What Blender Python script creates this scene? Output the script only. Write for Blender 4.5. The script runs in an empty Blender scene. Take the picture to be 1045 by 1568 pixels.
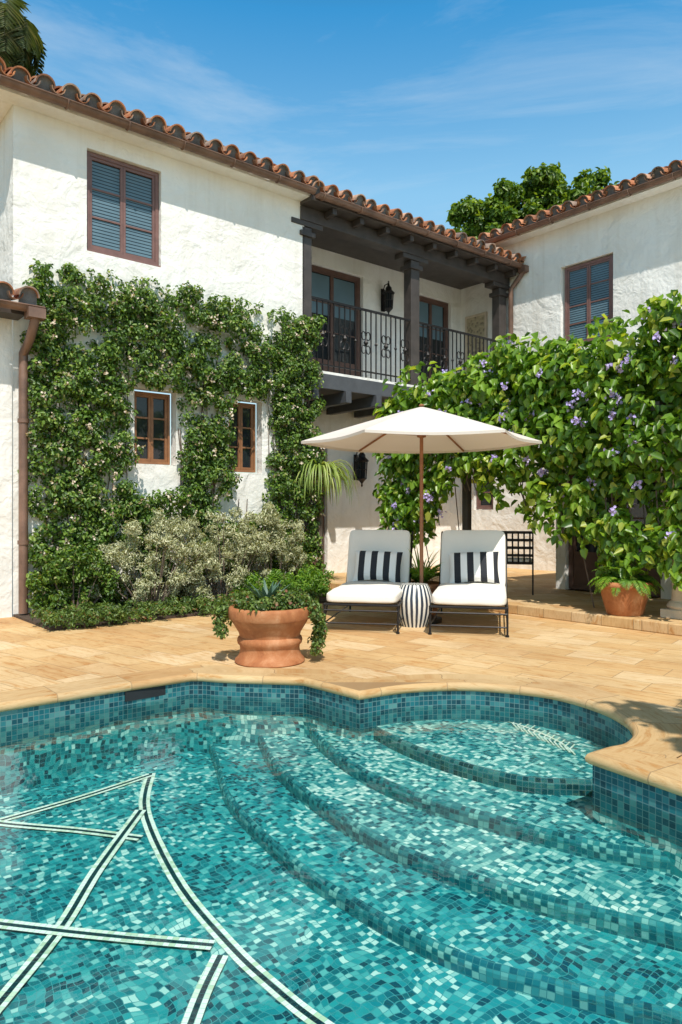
import bpy, math, random
import numpy as np
from mathutils import Vector, Matrix, geometry
random.seed(4); rng=np.random.default_rng(7)
scn=bpy.context.scene
F=1110.0; H=1.3
def gp(px,py,z=0.0):
    Y=(H-z)*F/(py-784.0); return Vector(((px-522.5)/F*Y,Y,z))
# ---------------------------------------------------------------- materials
def newmat(name):
    m=bpy.data.materials.new(name); m.use_nodes=True
    nt=m.node_tree; b=nt.nodes["Principled BSDF"]; return m,nt,b
def nd(nt,t,**k):
    n=nt.nodes.new(t)
    for a,v in k.items(): setattr(n,a,v)
    return n
def ramp(nt,stops,fac=None,interp='LINEAR'):
    r=nd(nt,'ShaderNodeValToRGB'); cr=r.color_ramp; cr.interpolation=interp
    while len(cr.elements)<len(stops): cr.elements.new(0.5)
    for e,(p,c) in zip(cr.elements,stops): e.position=p; e.color=(*c,1)
    if fac is not None: nt.links.new(fac,r.inputs[0])
    return r
def mth(nt,op,a,b=None):
    n=nd(nt,'ShaderNodeMath',operation=op)
    for i,v in enumerate((a,b)):
        if v is None: continue
        if isinstance(v,(int,float)): n.inputs[i].default_value=v
        else: nt.links.new(v,n.inputs[i])
    return n.outputs[0]
def noise(nt,vec,scale,detail=4,rough=.55,dist=0):
    n=nd(nt,'ShaderNodeTexNoise'); n.inputs['Scale'].default_value=scale
    n.inputs['Detail'].default_value=detail; n.inputs['Roughness'].default_value=rough
    n.inputs['Distortion'].default_value=dist
    if vec is not None: nt.links.new(vec,n.inputs['Vector'])
    return n
def bump(nt,b,h,strength=.3,dist=.02):
    n=nd(nt,'ShaderNodeBump'); n.inputs['Strength'].default_value=strength; n.inputs['Distance'].default_value=dist
    nt.links.new(h,n.inputs['Height']); nt.links.new(n.outputs[0],b.inputs['Normal'])
def simple(name,c,rough=.6,metal=0,var=.15,scale=6,bs=.2,bd=.005):
    m,nt,b=newmat(name); tc=nd(nt,'ShaderNodeTexCoord')
    n=noise(nt,tc.outputs['Object'],scale,5)
    lo=tuple(max(0,x*(1-var)) for x in c); hi=tuple(min(1,x*(1+var)) for x in c)
    r=ramp(nt,[(.3,lo),(.7,hi)],n.outputs[0]); nt.links.new(r.outputs[0],b.inputs['Base Color'])
    b.inputs['Roughness'].default_value=rough; b.inputs['Metallic'].default_value=metal
    n2=noise(nt,tc.outputs['Object'],scale*12,3); bump(nt,b,n2.outputs[0],bs,bd)
    return m
def stucco():
    m,nt,b=newmat('stucco'); tc=nd(nt,'ShaderNodeTexCoord'); v=tc.outputs['Object']
    n=noise(nt,v,1.1,6); r=ramp(nt,[(.3,(.76,.725,.665)),(.6,(.84,.82,.775))],n.outputs[0])
    mp=nd(nt,'ShaderNodeMapping'); mp.inputs['Scale'].default_value=(5,5,.35); nt.links.new(v,mp.inputs[0])
    st=noise(nt,mp.outputs[0],1.3,5); rs=ramp(nt,[(.25,(.86,.83,.79)),(.5,(1,1,1))],st.outputs[0])
    mx=nd(nt,'ShaderNodeMixRGB',blend_type='MULTIPLY'); mx.inputs[0].default_value=.6
    nt.links.new(r.outputs[0],mx.inputs[1]); nt.links.new(rs.outputs[0],mx.inputs[2]); nt.links.new(mx.outputs[0],b.inputs['Base Color'])
    b.inputs['Roughness'].default_value=.9
    a=noise(nt,v,2.6,3,.5,.8); c=noise(nt,v,10,4,.5,.8)
    h=mth(nt,'ADD',a.outputs[0],mth(nt,'MULTIPLY',c.outputs[0],.30))
    bump(nt,b,h,.6,.07); return m
def leafmat(name,stops,trans=.35,rough=.45):
    m,nt,b=newmat(name); g=nd(nt,'ShaderNodeNewGeometry')
    r=ramp(nt,stops,g.outputs['Random Per Island'])
    nt.links.new(r.outputs[0],b.inputs['Base Color']); b.inputs['Roughness'].default_value=rough
    t=nd(nt,'ShaderNodeBsdfTranslucent'); mx=nd(nt,'ShaderNodeMixShader'); mx.inputs[0].default_value=trans
    hs=nd(nt,'ShaderNodeMixRGB',blend_type='MULTIPLY'); hs.inputs[0].default_value=1; hs.inputs[2].default_value=(1.8,1.7,.5,1)
    nt.links.new(r.outputs[0],hs.inputs[1]); nt.links.new(hs.outputs[0],t.inputs[0])
    nt.links.new(b.outputs[0],mx.inputs[1]); nt.links.new(t.outputs[0],mx.inputs[2])
    nt.links.new(mx.outputs[0],nt.nodes['Material Output'].inputs[0]); return m
M={}
M['stucco']=stucco()
M['wood']=simple('dark_wood',(.055,.045,.040),.55,0,.3,5)
M['frame']=simple('window_frame_paint',(.19,.10,.085),.5,0,.15,8,.1)
M['frame_w']=simple('stained_window_frame',(.26,.115,.05),.5,0,.2,8,.1)
M['frame2']=simple('door_frame_paint',(.12,.065,.05),.5,0,.15,8,.1)
M['fascia']=simple('fascia_paint',(.07,.074,.083),.5)
M['gutter']=simple('copper_gutter',(.19,.11,.078),.45,.25,.35,4)
M['iron']=simple('wrought_iron',(.022,.02,.02),.45,.5,.2,10)
M['mortar']=simple('mortar',(.17,.16,.155),.9,0,.3,12,.6,.01)
M['soil']=simple('soil',(.07,.045,.03),.95,0,.4,8,.8,.02)
M['fabric']=simple('cushion_fabric',(.80,.76,.69),.9,0,.03,3,.25,.004)
M['teak']=simple('teak_wood',(.30,.12,.05),.45,0,.25,6)
M['rope']=simple('stone_column',(.58,.47,.34),.85,0,.15,5,.5,.01)
M['blind']=simple('blind',(.11,.18,.22),.4,0,.1,3)
M['dark']=simple('dark_interior',(.010,.012,.014),.8)
M['bark']=simple('bark',(.18,.13,.10),.9,0,.35,10,.8,.02)
M['grass']=simple('grass_ground',(.07,.11,.03),.9,0,.3,1.5,.6,.03)
def terracotta(name,c1,c2,c3):
    m,nt,b=newmat(name); tc=nd(nt,'ShaderNodeTexCoord')
    n=noise(nt,tc.outputs['Object'],4,7,.7,.6); r=ramp(nt,[(.28,c1),(.5,c2),(.75,c3)],n.outputs[0])
    sz=nd(nt,'ShaderNodeSeparateXYZ'); nt.links.new(tc.outputs['Object'],sz.inputs[0])
    n3=noise(nt,tc.outputs['Object'],9,5,.6)
    lime=ramp(nt,[(.0,(1,1,1)),(.5,(1,1,1)),(.62,(1.25,1.45,1.7))],n3.outputs[0])
    mx=nd(nt,'ShaderNodeMixRGB',blend_type='MULTIPLY'); mx.inputs[0].default_value=.5; nt.links.new(r.outputs[0],mx.inputs[1]); nt.links.new(lime.outputs[0],mx.inputs[2])
    nt.links.new(mx.outputs[0],b.inputs['Base Color']); b.inputs['Roughness'].default_value=.8
    n2=noise(nt,tc.outputs['Object'],50,3); bump(nt,b,n2.outputs[0],.35,.005); return m
M['terra']=terracotta('terracotta',(.24,.072,.024),(.38,.135,.045),(.52,.25,.12))
m,nt,b=newmat('roof_tile'); g=nd(nt,'ShaderNodeNewGeometry'); tc=nd(nt,'ShaderNodeTexCoord')
r=ramp(nt,[(0,(.30,.15,.09)),(.3,(.52,.20,.09)),(.6,(.64,.27,.12)),(.8,(.56,.40,.30)),(1,(.24,.17,.14))],g.outputs['Random Per Island'])
n=noise(nt,tc.outputs['Object'],7,6,.7); r2=ramp(nt,[(.35,(.32,.29,.27)),(.6,(1,1,1))],n.outputs[0])
mx=nd(nt,'ShaderNodeMixRGB',blend_type='MULTIPLY'); mx.inputs[0].default_value=.8
nt.links.new(r.outputs[0],mx.inputs[1]); nt.links.new(r2.outputs[0],mx.inputs[2]); nt.links.new(mx.outputs[0],b.inputs['Base Color']); b.inputs['Roughness'].default_value=.85
bump(nt,b,n.outputs[0],.3,.01); M['tile']=m
m,nt,b=newmat('window_glass'); b.inputs['Base Color'].default_value=(.018,.022,.025,1); b.inputs['Roughness'].default_value=.04
tc=nd(nt,'ShaderNodeTexCoord'); n=noise(nt,tc.outputs['Object'],2.5,2); bump(nt,b,n.outputs[0],.12,.02); M['glass']=m
ANG=math.radians(-38)
def stone(name,paver=True,mul=1.0):
    m,nt,b=newmat(name); tc=nd(nt,'ShaderNodeTexCoord')
    if paver:
        mp=nd(nt,'ShaderNodeMapping'); mp.inputs['Rotation'].default_value=(0,0,-ANG); nt.links.new(tc.outputs['Object'],mp.inputs[0]); v=mp.outputs[0]
    else: v=tc.outputs['UV']
    bk=nd(nt,'ShaderNodeTexBrick'); nt.links.new(v,bk.inputs['Vector'])
    bk.inputs['Color1'].default_value=(0,0,0,1); bk.inputs['Color2'].default_value=(1,1,1,1); bk.inputs['Mortar'].default_value=(.5,.5,.5,1)
    bk.inputs['Scale'].default_value=1; bk.inputs['Mortar Size'].default_value=.004; bk.inputs['Mortar Smooth'].default_value=.3
    bk.inputs['Brick Width'].default_value=.61 if paver else .55; bk.inputs['Row Height'].default_value=.305 if paver else 5; bk.offset=.5 if paver else 0
    k=mul
    r=ramp(nt,[(0,(.53,.325,.145)),(.3,(.585,.39,.185)),(.6,(.62,.44,.23)),(.85,(.66,.50,.30)),(1,(.56,.36,.165))],bk.outputs['Color'])
    cx=nd(nt,'ShaderNodeCombineXYZ'); nt.links.new(mth(nt,'MULTIPLY',bk.outputs['Color'],37.0),cx.inputs[0]); nt.links.new(mth(nt,'MULTIPLY',bk.outputs['Color'],11.0),cx.inputs[2])
    mp2=nd(nt,'ShaderNodeMapping'); mp2.inputs['Scale'].default_value=(1.0,5.5,1); mp2.inputs['Rotation'].default_value=(0,0,.12); nt.links.new(v,mp2.inputs[0])
    av=nd(nt,'ShaderNodeVectorMath',operation='ADD'); nt.links.new(mp2.outputs[0],av.inputs[0]); nt.links.new(cx.outputs[0],av.inputs[1])
    n=noise(nt,av.outputs[0],2.4,9,.72,1.5)
    r2=ramp(nt,[(.26,(.50,.29,.15)),(.38,(.86,.62,.36)),(.47,(1,.95,.88)),(.54,(1.12,1.12,1.12)),(.62,(1.0,.92,.80)),(.72,(.78,.52,.30))],n.outputs[0])
    mx=nd(nt,'ShaderNodeMixRGB',blend_type='MULTIPLY'); mx.inputs[0].default_value=.9
    nt.links.new(r.outputs[0],mx.inputs[1]); nt.links.new(r2.outputs[0],mx.inputs[2])
    dn=noise(nt,tc.outputs['Object'],.9,5,.6); rd=ramp(nt,[(.35,(.82*k,.78*k,.74*k)),(.6,(k,k,k))],dn.outputs[0])
    mz=nd(nt,'ShaderNodeMixRGB',blend_type='MULTIPLY'); mz.inputs[0].default_value=1; nt.links.new(mx.outputs[0],mz.inputs[1]); nt.links.new(rd.outputs[0],mz.inputs[2])
    mo=nd(nt,'ShaderNodeMixRGB'); nt.links.new(mth(nt,'MULTIPLY',bk.outputs['Fac'],.85),mo.inputs[0]); nt.links.new(mz.outputs[0],mo.inputs[1]); mo.inputs[2].default_value=(.29,.18,.085,1)
    nt.links.new(mo.outputs[0],b.inputs['Base Color']); b.inputs['Roughness'].default_value=.75
    nn=noise(nt,v,25,5); h=mth(nt,'SUBTRACT',mth(nt,'MULTIPLY',nn.outputs[0],.4),bk.outputs['Fac']); bump(nt,b,h,.4,.006)
    return m
M['patio']=stone('patio_sandstone'); M['coping']=stone('coping_sandstone',False,.88)
def mosaic(name,stops,size,grout,dist=.15,big=1.0,gw=.445):
    m,nt,b=newmat(name); tc=nd(nt,'ShaderNodeTexCoord'); uv=tc.outputs['UV']
    src=uv
    if dist>0:
        for sc_,am in ((3.2,dist),(11,dist*.2)):
            dn=noise(nt,uv,sc_,2)
            sub=nd(nt,'ShaderNodeVectorMath',operation='SUBTRACT'); nt.links.new(dn.outputs['Color'],sub.inputs[0]); sub.inputs[1].default_value=(.5,.5,.5)
            sc=nd(nt,'ShaderNodeVectorMath',operation='SCALE'); nt.links.new(sub.outputs[0],sc.inputs[0]); sc.inputs['Scale'].default_value=am
            ad=nd(nt,'ShaderNodeVectorMath',operation='ADD'); nt.links.new(src,ad.inputs[0]); nt.links.new(sc.outputs[0],ad.inputs[1]); src=ad.outputs[0]
    s2=nd(nt,'ShaderNodeVectorMath',operation='SCALE'); nt.links.new(src,s2.inputs[0]); s2.inputs['Scale'].default_value=1/size
    fl=nd(nt,'ShaderNodeVectorMath',operation='FLOOR'); nt.links.new(s2.outputs[0],fl.inputs[0])
    fr=nd(nt,'ShaderNodeVectorMath',operation='FRACTION'); nt.links.new(s2.outputs[0],fr.inputs[0])
    wn=nd(nt,'ShaderNodeTexWhiteNoise',noise_dimensions='2D'); nt.links.new(fl.outputs[0],wn.inputs['Vector'])
    bn=noise(nt,fl.outputs[0],.05*big,4,.75)  # coarse noise mottles the tile tones, standing in for caustic light
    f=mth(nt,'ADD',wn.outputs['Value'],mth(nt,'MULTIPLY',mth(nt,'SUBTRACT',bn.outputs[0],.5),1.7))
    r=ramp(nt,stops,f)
    sx=nd(nt,'ShaderNodeSeparateXYZ'); nt.links.new(fr.outputs[0],sx.inputs[0])
    ex=mth(nt,'ABSOLUTE',mth(nt,'SUBTRACT',sx.outputs[0],.5)); ey=mth(nt,'ABSOLUTE',mth(nt,'SUBTRACT',sx.outputs[1],.5))
    e=mth(nt,'GREATER_THAN',mth(nt,'MAXIMUM',ex,ey),gw)
    mo=nd(nt,'ShaderNodeMixRGB'); nt.links.new(e,mo.inputs[0]); nt.links.new(r.outputs[0],mo.inputs[1]); mo.inputs[2].default_value=(*grout,1)
    nt.links.new(mo.outputs[0],b.inputs['Base Color']); b.inputs['Roughness'].default_value=.25; return m
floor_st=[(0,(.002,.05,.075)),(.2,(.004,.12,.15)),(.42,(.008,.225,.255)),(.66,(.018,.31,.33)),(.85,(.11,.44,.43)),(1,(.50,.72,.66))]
step_st=[(0,(.004,.08,.11)),(.2,(.008,.165,.20)),(.4,(.03,.27,.29)),(.6,(.12,.40,.39)),(.8,(.34,.60,.55)),(1,(.72,.84,.76))]  # step tiles made lighter: caustic shimmer put into the tile colour
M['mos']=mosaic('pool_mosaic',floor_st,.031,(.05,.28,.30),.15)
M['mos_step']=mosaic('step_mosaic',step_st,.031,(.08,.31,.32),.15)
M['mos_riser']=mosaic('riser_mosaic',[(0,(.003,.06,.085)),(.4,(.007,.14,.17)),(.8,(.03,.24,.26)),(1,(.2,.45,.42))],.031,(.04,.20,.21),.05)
M['mos_band']=mosaic('waterline_tile',[(0,(.004,.035,.05)),(.35,(.006,.075,.095)),(.7,(.012,.13,.15)),(1,(.08,.22,.21))],.036,(.11,.19,.19),0.0)
M['mos_w']=mosaic('white_mosaic',[(0,(.55,.65,.45)),(.4,(.85,.88,.72)),(1,(.92,.93,.84))],.028,(.35,.55,.5),0.03,1,.46)
M['mos_b']=mosaic('navy_mosaic',[(0,(.003,.01,.02)),(1,(.006,.03,.04))],.028,(.02,.1,.1),0.03,1,.46)
m,nt,b=newmat('pool_water'); nt.nodes.remove(b)
tr=nd(nt,'ShaderNodeBsdfTransparent'); tr.inputs[0].default_value=(.86,.98,.985,1)
gl=nd(nt,'ShaderNodeBsdfGlossy'); gl.inputs['Roughness'].default_value=.015; gl.inputs[0].default_value=(1,1,1,1)
fr=nd(nt,'ShaderNodeFresnel'); fr.inputs[0].default_value=1.33
tc=nd(nt,'ShaderNodeTexCoord'); n1=noise(nt,tc.outputs['Object'],3.8,3,.5,.5); n2=noise(nt,tc.outputs['Object'],15,2)
h=mth(nt,'ADD',n1.outputs[0],mth(nt,'MULTIPLY',n2.outputs[0],.12))
bp=nd(nt,'ShaderNodeBump'); bp.inputs['Strength'].default_value=.26; bp.inputs['Distance'].default_value=.03; nt.links.new(h,bp.inputs['Height'])
nt.links.new(bp.outputs[0],gl.inputs['Normal']); nt.links.new(bp.outputs[0],fr.inputs['Normal'])
mx=nd(nt,'ShaderNodeMixShader'); nt.links.new(fr.outputs[0],mx.inputs[0]); nt.links.new(tr.outputs[0],mx.inputs[1]); nt.links.new(gl.outputs[0],mx.inputs[2])
nt.links.new(mx.outputs[0],nt.nodes['Material Output'].inputs[0]); M['water']=m
m,nt,b=newmat('umbrella_canvas'); b.inputs['Base Color'].default_value=(.74,.68,.62,1); b.inputs['Roughness'].default_value=.9
t=nd(nt,'ShaderNodeBsdfTranslucent'); t.inputs[0].default_value=(.80,.60,.45,1); mx=nd(nt,'ShaderNodeMixShader'); mx.inputs[0].default_value=.15
nt.links.new(b.outputs[0],mx.inputs[1]); nt.links.new(t.outputs[0],mx.inputs[2]); nt.links.new(mx.outputs[0],nt.nodes['Material Output'].inputs[0]); M['canvas']=m
m,nt,b=newmat('striped_fabric'); tc=nd(nt,'ShaderNodeTexCoord'); sx=nd(nt,'ShaderNodeSeparateXYZ'); nt.links.new(tc.outputs['Object'],sx.inputs[0])
s=mth(nt,'SINE',mth(nt,'MULTIPLY',sx.outputs[0],2*math.pi/.155)); r=ramp(nt,[(.0,(.02,.022,.028)),(.5,(.80,.78,.74))],mth(nt,'ADD',mth(nt,'MULTIPLY',s,4),.5),'CONSTANT')
nt.links.new(r.outputs[0],b.inputs['Base Color']); b.inputs['Roughness'].default_value=.9; M['stripe']=m
m,nt,b=newmat('striped_ceramic'); tc=nd(nt,'ShaderNodeTexCoord'); sx=nd(nt,'ShaderNodeSeparateXYZ'); nt.links.new(tc.outputs['Object'],sx.inputs[0])
n=noise(nt,tc.outputs['Object'],6,2)
at=mth(nt,'ARCTAN2',sx.outputs[1],sx.outputs[0]); s=mth(nt,'SINE',mth(nt,'ADD',mth(nt,'MULTIPLY',at,22),mth(nt,'MULTIPLY',n.outputs[0],1.5)))
r=ramp(nt,[(0,(.03,.04,.06)),(.5,(.74,.72,.66))],mth(nt,'ADD',mth(nt,'MULTIPLY',s,5),.1),'LINEAR')
nt.links.new(r.outputs[0],b.inputs['Base Color']); b.inputs['Roughness'].default_value=.35; M['ceram']=m
m,nt,b=newmat('carved_panel'); tc=nd(nt,'ShaderNodeTexCoord'); vo=nd(nt,'ShaderNodeTexVoronoi'); vo.inputs['Scale'].default_value=14; nt.links.new(tc.outputs['Object'],vo.inputs[0])
r=ramp(nt,[(.1,(.14,.11,.07)),(.5,(.42,.34,.21))],vo.outputs['Distance']); nt.links.new(r.outputs[0],b.inputs['Base Color']); bump(nt,b,vo.outputs['Distance'],.8,.03); M['panel']=m
M['l_ficus']=leafmat('creeper_leaf',[(0,(.028,.065,.010)),(.4,(.07,.145,.018)),(.75,(.14,.25,.03)),(.95,(.27,.37,.07)),(1,(.30,.22,.12))],.32)
M['l_big']=leafmat('vine_leaf',[(0,(.05,.12,.014)),(.4,(.12,.24,.022)),(.8,(.24,.40,.04)),(1,(.46,.50,.09))],.42,.35)
M['l_silver']=leafmat('silver_leaf',[(0,(.24,.26,.14)),(.5,(.44,.46,.27)),(1,(.68,.66,.48))],.2,.7)
M['l_tree']=leafmat('tree_leaf',[(0,(.04,.09,.014)),(.5,(.11,.20,.025)),(1,(.26,.36,.05))],.35)
M['l_fern']=leafmat('fern_leaf',[(0,(.07,.17,.02)),(.6,(.16,.32,.03)),(1,(.30,.45,.07))],.4)
M['l_yucca']=leafmat('yucca_leaf',[(0,(.16,.24,.05)),(.6,(.28,.38,.08)),(1,(.44,.48,.16))],.3)
M['l_palm']=leafmat('palm_leaf',[(0,(.06,.09,.03)),(.7,(.14,.18,.06)),(1,(.27,.25,.12))],.25)
M['l_agave']=leafmat('agave_leaf',[(0,(.04,.09,.06)),(1,(.11,.19,.13))],.1)
M['l_ground']=leafmat('groundcover_leaf',[(0,(.05,.09,.022)),(.6,(.12,.20,.04)),(.9,(.20,.28,.07)),(1,(.26,.10,.06))],.3)
M['petal']=leafmat('violet_petal',[(0,(.42,.33,.75)),(1,(.68,.58,.95))],.15)
M['blossom']=leafmat('cream_blossom',[(0,(.50,.36,.26)),(.5,(.68,.56,.44)),(1,(.78,.70,.58))],.15)
# ---------------------------------------------------------------- mesh helpers
class MB:
    def __init__(s): s.v=[]; s.f=[]; s.uv=[]
    def add(s,vs,fs,Mx=None,uvs=None):
        o=len(s.v)
        for p in vs:
            p=Vector(p); s.v.append(Mx@p if Mx is not None else p)
        for i,f in enumerate(fs):
            s.f.append([o+k for k in f]); s.uv.append(uvs[i] if uvs else None)
    def box(s,lo,hi,Mx=None):
        x0,y0,z0=lo;x1,y1,z1=hi
        s.add([(x0,y0,z0),(x1,y0,z0),(x1,y1,z0),(x0,y1,z0),(x0,y0,z1),(x1,y0,z1),(x1,y1,z1),(x0,y1,z1)],
              [(3,2,1,0),(4,5,6,7),(0,1,5,4),(1,2,6,5),(2,3,7,6),(3,0,4,7)],Mx)
    def tube(s,pts,r,n=6,Mx=None,caps=True):
        pts=[Vector(p) for p in pts]; rs=r if isinstance(r,(list,tuple)) else [r]*len(pts)
        vs=[];fs=[]; up=None
        for i,p in enumerate(pts):
            d=(pts[min(i+1,len(pts)-1)]-pts[max(i-1,0)]).normalized()
            if up is None: up=Vector((0,0,1)) if abs(d.z)<.9 else Vector((1,0,0))
            a=d.cross(up).normalized(); b2=a.cross(d).normalized(); up=b2
            for k in range(n):
                t=2*math.pi*k/n; vs.append(p+(a*math.cos(t)+b2*math.sin(t))*rs[i])
        for i in range(len(pts)-1):
            for k in range(n):
                fs.append((i*n+k,i*n+(k+1)%n,(i+1)*n+(k+1)%n,(i+1)*n+k))
        if caps: fs.append(tuple(range(n))[::-1]); fs.append(tuple((len(pts)-1)*n+k for k in range(n)))
        s.add(vs,fs,Mx)
    def lathe(s,prof,n=40,Mx=None,cap=True):
        vs=[];fs=[]
        for r,z in prof:
            for k in range(n):
                t=2*math.pi*(k+.5)/n; vs.append((r*math.cos(t),r*math.sin(t),z))
        for i in range(len(prof)-1):
            for k in range(n): fs.append((i*n+k,i*n+(k+1)%n,(i+1)*n+(k+1)%n,(i+1)*n+k))
        s.add(vs,fs,Mx)
    def obj(s,name,mat,parent=None,smooth=False,bevel=0,Mw=None):
        me=bpy.data.meshes.new(name); me.from_pydata([tuple(v) for v in s.v],[],s.f)
        if any(u is not None for u in s.uv):
            ul=me.uv_layers.new(name='UVMap')
            for p,u in zip(me.polygons,s.uv):
                if u is None: continue
                for k,li in enumerate(p.loop_indices): ul.data[li].uv=u[k]
        me.materials.append(mat); me.update()
        if smooth:
            for p in me.polygons: p.use_smooth=True
            try: me.set_sharp_from_angle(angle=math.radians(50))
            except Exception: pass
        o=bpy.data.objects.new(name,me); scn.collection.objects.link(o)
        if parent: o.parent=parent
        if Mw is not None: o.matrix_local=Mw
        if bevel:
            md=o.modifiers.new('bevel','BEVEL'); md.width=bevel; md.segments=2; md.limit_method='ANGLE'
        return o
def empty(name,loc=(0,0,0),rz=0):
    e=bpy.data.objects.new(name,None); scn.collection.objects.link(e); e.location=loc; e.rotation_euler=(0,0,rz); return e
def unit(a): return a/np.maximum(np.linalg.norm(a,axis=1,keepdims=True),1e-6)
def leaves(name,P,N,T,L,W,mat,parent=None,fold=.3):
    P=np.asarray(P,float);N=unit(np.asarray(N,float));T=np.asarray(T,float)
    T=unit(T-N*np.sum(T*N,1,keepdims=True)); S=np.cross(T,N)
    n=len(P); L=np.broadcast_to(L,(n,))[:,None]; W=np.broadcast_to(W,(n,))[:,None]
    up=N*W*fold
    V=np.stack([P,P+T*L*.28+S*W*.5+up,P+T*L*.68+S*W*.36+up*.7,P+T*L-N*L*.12,P+T*L*.68-S*W*.36+up*.7,P+T*L*.28-S*W*.5+up],1).reshape(-1,3)
    b=(np.arange(n)*6)[:,None]
    Fc=np.concatenate([b+np.array([0,3,2,1]),b+np.array([0,5,4,3])],1).reshape(-1,4)
    me=bpy.data.meshes.new(name); me.vertices.add(len(V)); me.vertices.foreach_set('co',V.ravel())
    me.loops.add(Fc.size); me.loops.foreach_set('vertex_index',Fc.ravel().astype(np.int32))
    me.polygons.add(len(Fc)); me.polygons.foreach_set('loop_start',(np.arange(len(Fc))*4).astype(np.int32)); 
    me.update(calc_edges=True); me.validate(); me.materials.append(mat)
    o=bpy.data.objects.new(name,me); scn.collection.objects.link(o)
    if parent: o.parent=parent
    return o
def clumps(C,R,n,flat=1.0):
    C=np.asarray(C,float);R=np.asarray(R,float)
    pr=R**2; pr=pr/pr.sum()
    k=rng.choice(len(C),n,p=pr); d=unit(rng.normal(size=(n,3)))
    rr=R[k][:,None]*(rng.random((n,1))**.45)
    P=C[k]+d*rr*np.array([1,1,flat]); return P,d
def leafcloud(name,C,R,n,L,W,mat,parent=None,droop=.6,flat=1.0,out=None,jit=.6):
    P,d=clumps(C,R,n,flat); N=d+np.array([0,0,.6])+rng.normal(size=(n,3))*jit
    if out is not None: N=N+np.asarray(out)*.8
    T=rng.normal(size=(n,3))+np.array([0,0,-droop*1.5])
    return leaves(name,P,N,T,L*(.6+.7*rng.random(n)),W*(.6+.7*rng.random(n)),mat,parent)
# ---------------------------------------------------------------- POOL
def catmull(pts,k=8,closed=False):
    out=[];n=len(pts)
    for i in range(n-1):
        p0=pts[max(i-1,0)];p1=pts[i];p2=pts[i+1];p3=pts[min(i+2,n-1)]
        for j in range(k):
            t=j/k
            out.append(.5*((2*p1)+(p2-p0)*t+(2*p0-5*p1+4*p2-p3)*t*t+(3*p1-p0-3*p2+p3)*t**3))
    out.append(pts[-1]); return out
V2=lambda x,y:Vector((x,y))
bay=[V2(.132,5.23),V2(.48,5.42),V2(.88,5.49),V2(1.21,5.42),V2(1.54,5.23),V2(1.75,4.87),V2(1.80,4.52),V2(1.74,4.25),V2(1.60,4.05),V2(1.48,3.98),V2(1.35,3.89)]
pool=[V2(-4.75,2.87),V2(-2.31,4.91),V2(-1.636,5.47),V2(-1.2,5.80)]+catmull([V2(-1.10,5.80),V2(-.9,5.74),V2(-.6,5.70),V2(-.29,5.66)],3)+catmull(bay,6)+[V2(1.64,3.44),V2(3.6,.6),V2(.9,-1.65)]
def area(p): return sum(p[i].x*p[(i+1)%len(p)].y-p[(i+1)%len(p)].x*p[i].y for i in range(len(p)))/2
if area(pool)<0: pool=pool[::-1]
def refine(p,mx=.3):
    o=[]
    for i in range(len(p)):
        a=p[i];b2=p[(i+1)%len(p)];n=max(1,int((b2-a).length/mx))
        for k in range(n): o.append(a.lerp(b2,k/n))
    return o
pool=refine(pool,.12)
def offset(p,d):
    o=[];n=len(p)
    for i in range(n):
        e1=(p[i]-p[i-1]).normalized();e2=(p[(i+1)%n]-p[i]).normalized()
        n1=V2(e1.y,-e1.x);n2=V2(e2.y,-e2.x);m_=(n1+n2)
        if m_.length<1e-3: m_=n1
        m_.normalize(); c=max(.55,m_.dot(n1)); o.append(p[i]+m_*(d/c))
    return o
def segd(q):
    best=9
    for i in range(len(pool)):
        a=pool[i];e=pool[(i+1)%len(pool)]-a; t=max(0,min(1,(q-a).dot(e)/e.length_squared)); best=min(best,(a+e*t-q).length)
    return best
arc=[0]
for i in range(len(pool)): arc.append(arc[-1]+(pool[(i+1)%len(pool)]-pool[i]).length)
sp=empty('swimming_pool')
def ring(name,prof,mat,uvscale=1,smooth=True):
    mb=MB();n=len(pool); offs=[offset(pool,d) if abs(d)>1e-6 else pool for d,z in prof]
    tl=[0]
    for i in range(1,len(prof)): tl.append(tl[-1]+math.dist(prof[i],prof[i-1]))
    vs=[(offs[j][i].x,offs[j][i].y,prof[j][1]) for j in range(len(prof)) for i in range(n)]
    fs=[];uv=[]
    for j in range(len(prof)-1):
        for i in range(n):
            k=(i+1)%n; fs.append((j*n+i,j*n+k,(j+1)*n+k,(j+1)*n+i)); uv.append([(arc[i],tl[j]),(arc[i+1],tl[j]),(arc[i+1],tl[j+1]),(arc[i],tl[j+1])])
    mb.add(vs,fs,None,uv); return mb.obj(name,mat,sp,smooth)
ring('coping_edge',[(.003,-.052),(-.014,-.052),(-.026,-.040),(-.029,-.020),(-.022,-.003),(-.008,.009),(.0,.011)],M['coping'])
ring('waterline_tiles',[(0,-.050),(0,-.30)],M['mos_band'],smooth=False)
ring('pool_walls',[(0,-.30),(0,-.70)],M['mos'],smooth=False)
od=.29; outp=[];outa=[]
for i,q in enumerate(offset(pool,od)):
    if segd(q)>od-.012: outp.append(q);outa.append(arc[i])
ca,sa=math.cos(math.radians(39.65)),math.sin(math.radians(39.65))
def fuv(p): return (p[0]*ca+p[1]*sa,-p[0]*sa+p[1]*ca)
def tess(outer,hole):
    loops=[[Vector((p.x,p.y,0)) for p in outer]]+([[Vector((p.x,p.y,0)) for p in hole]] if hole else [])
    tr=geometry.tessellate_polygon(loops); flat=[p for l in loops for p in l]; fs=[]
    for t in tr:
        a,b_,c=[flat[i] for i in t]; cr=(b_-a).cross(c-a).z
        if abs(cr)<1e-9: continue
        if cr<0: t=(t[0],t[2],t[1])
        fs.append(t)
    return flat,fs
flat,fs=tess(outp,pool); ua=outa+arc[:-1]; vv=[.29]*len(outp)+[0.]*len(pool)
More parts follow.
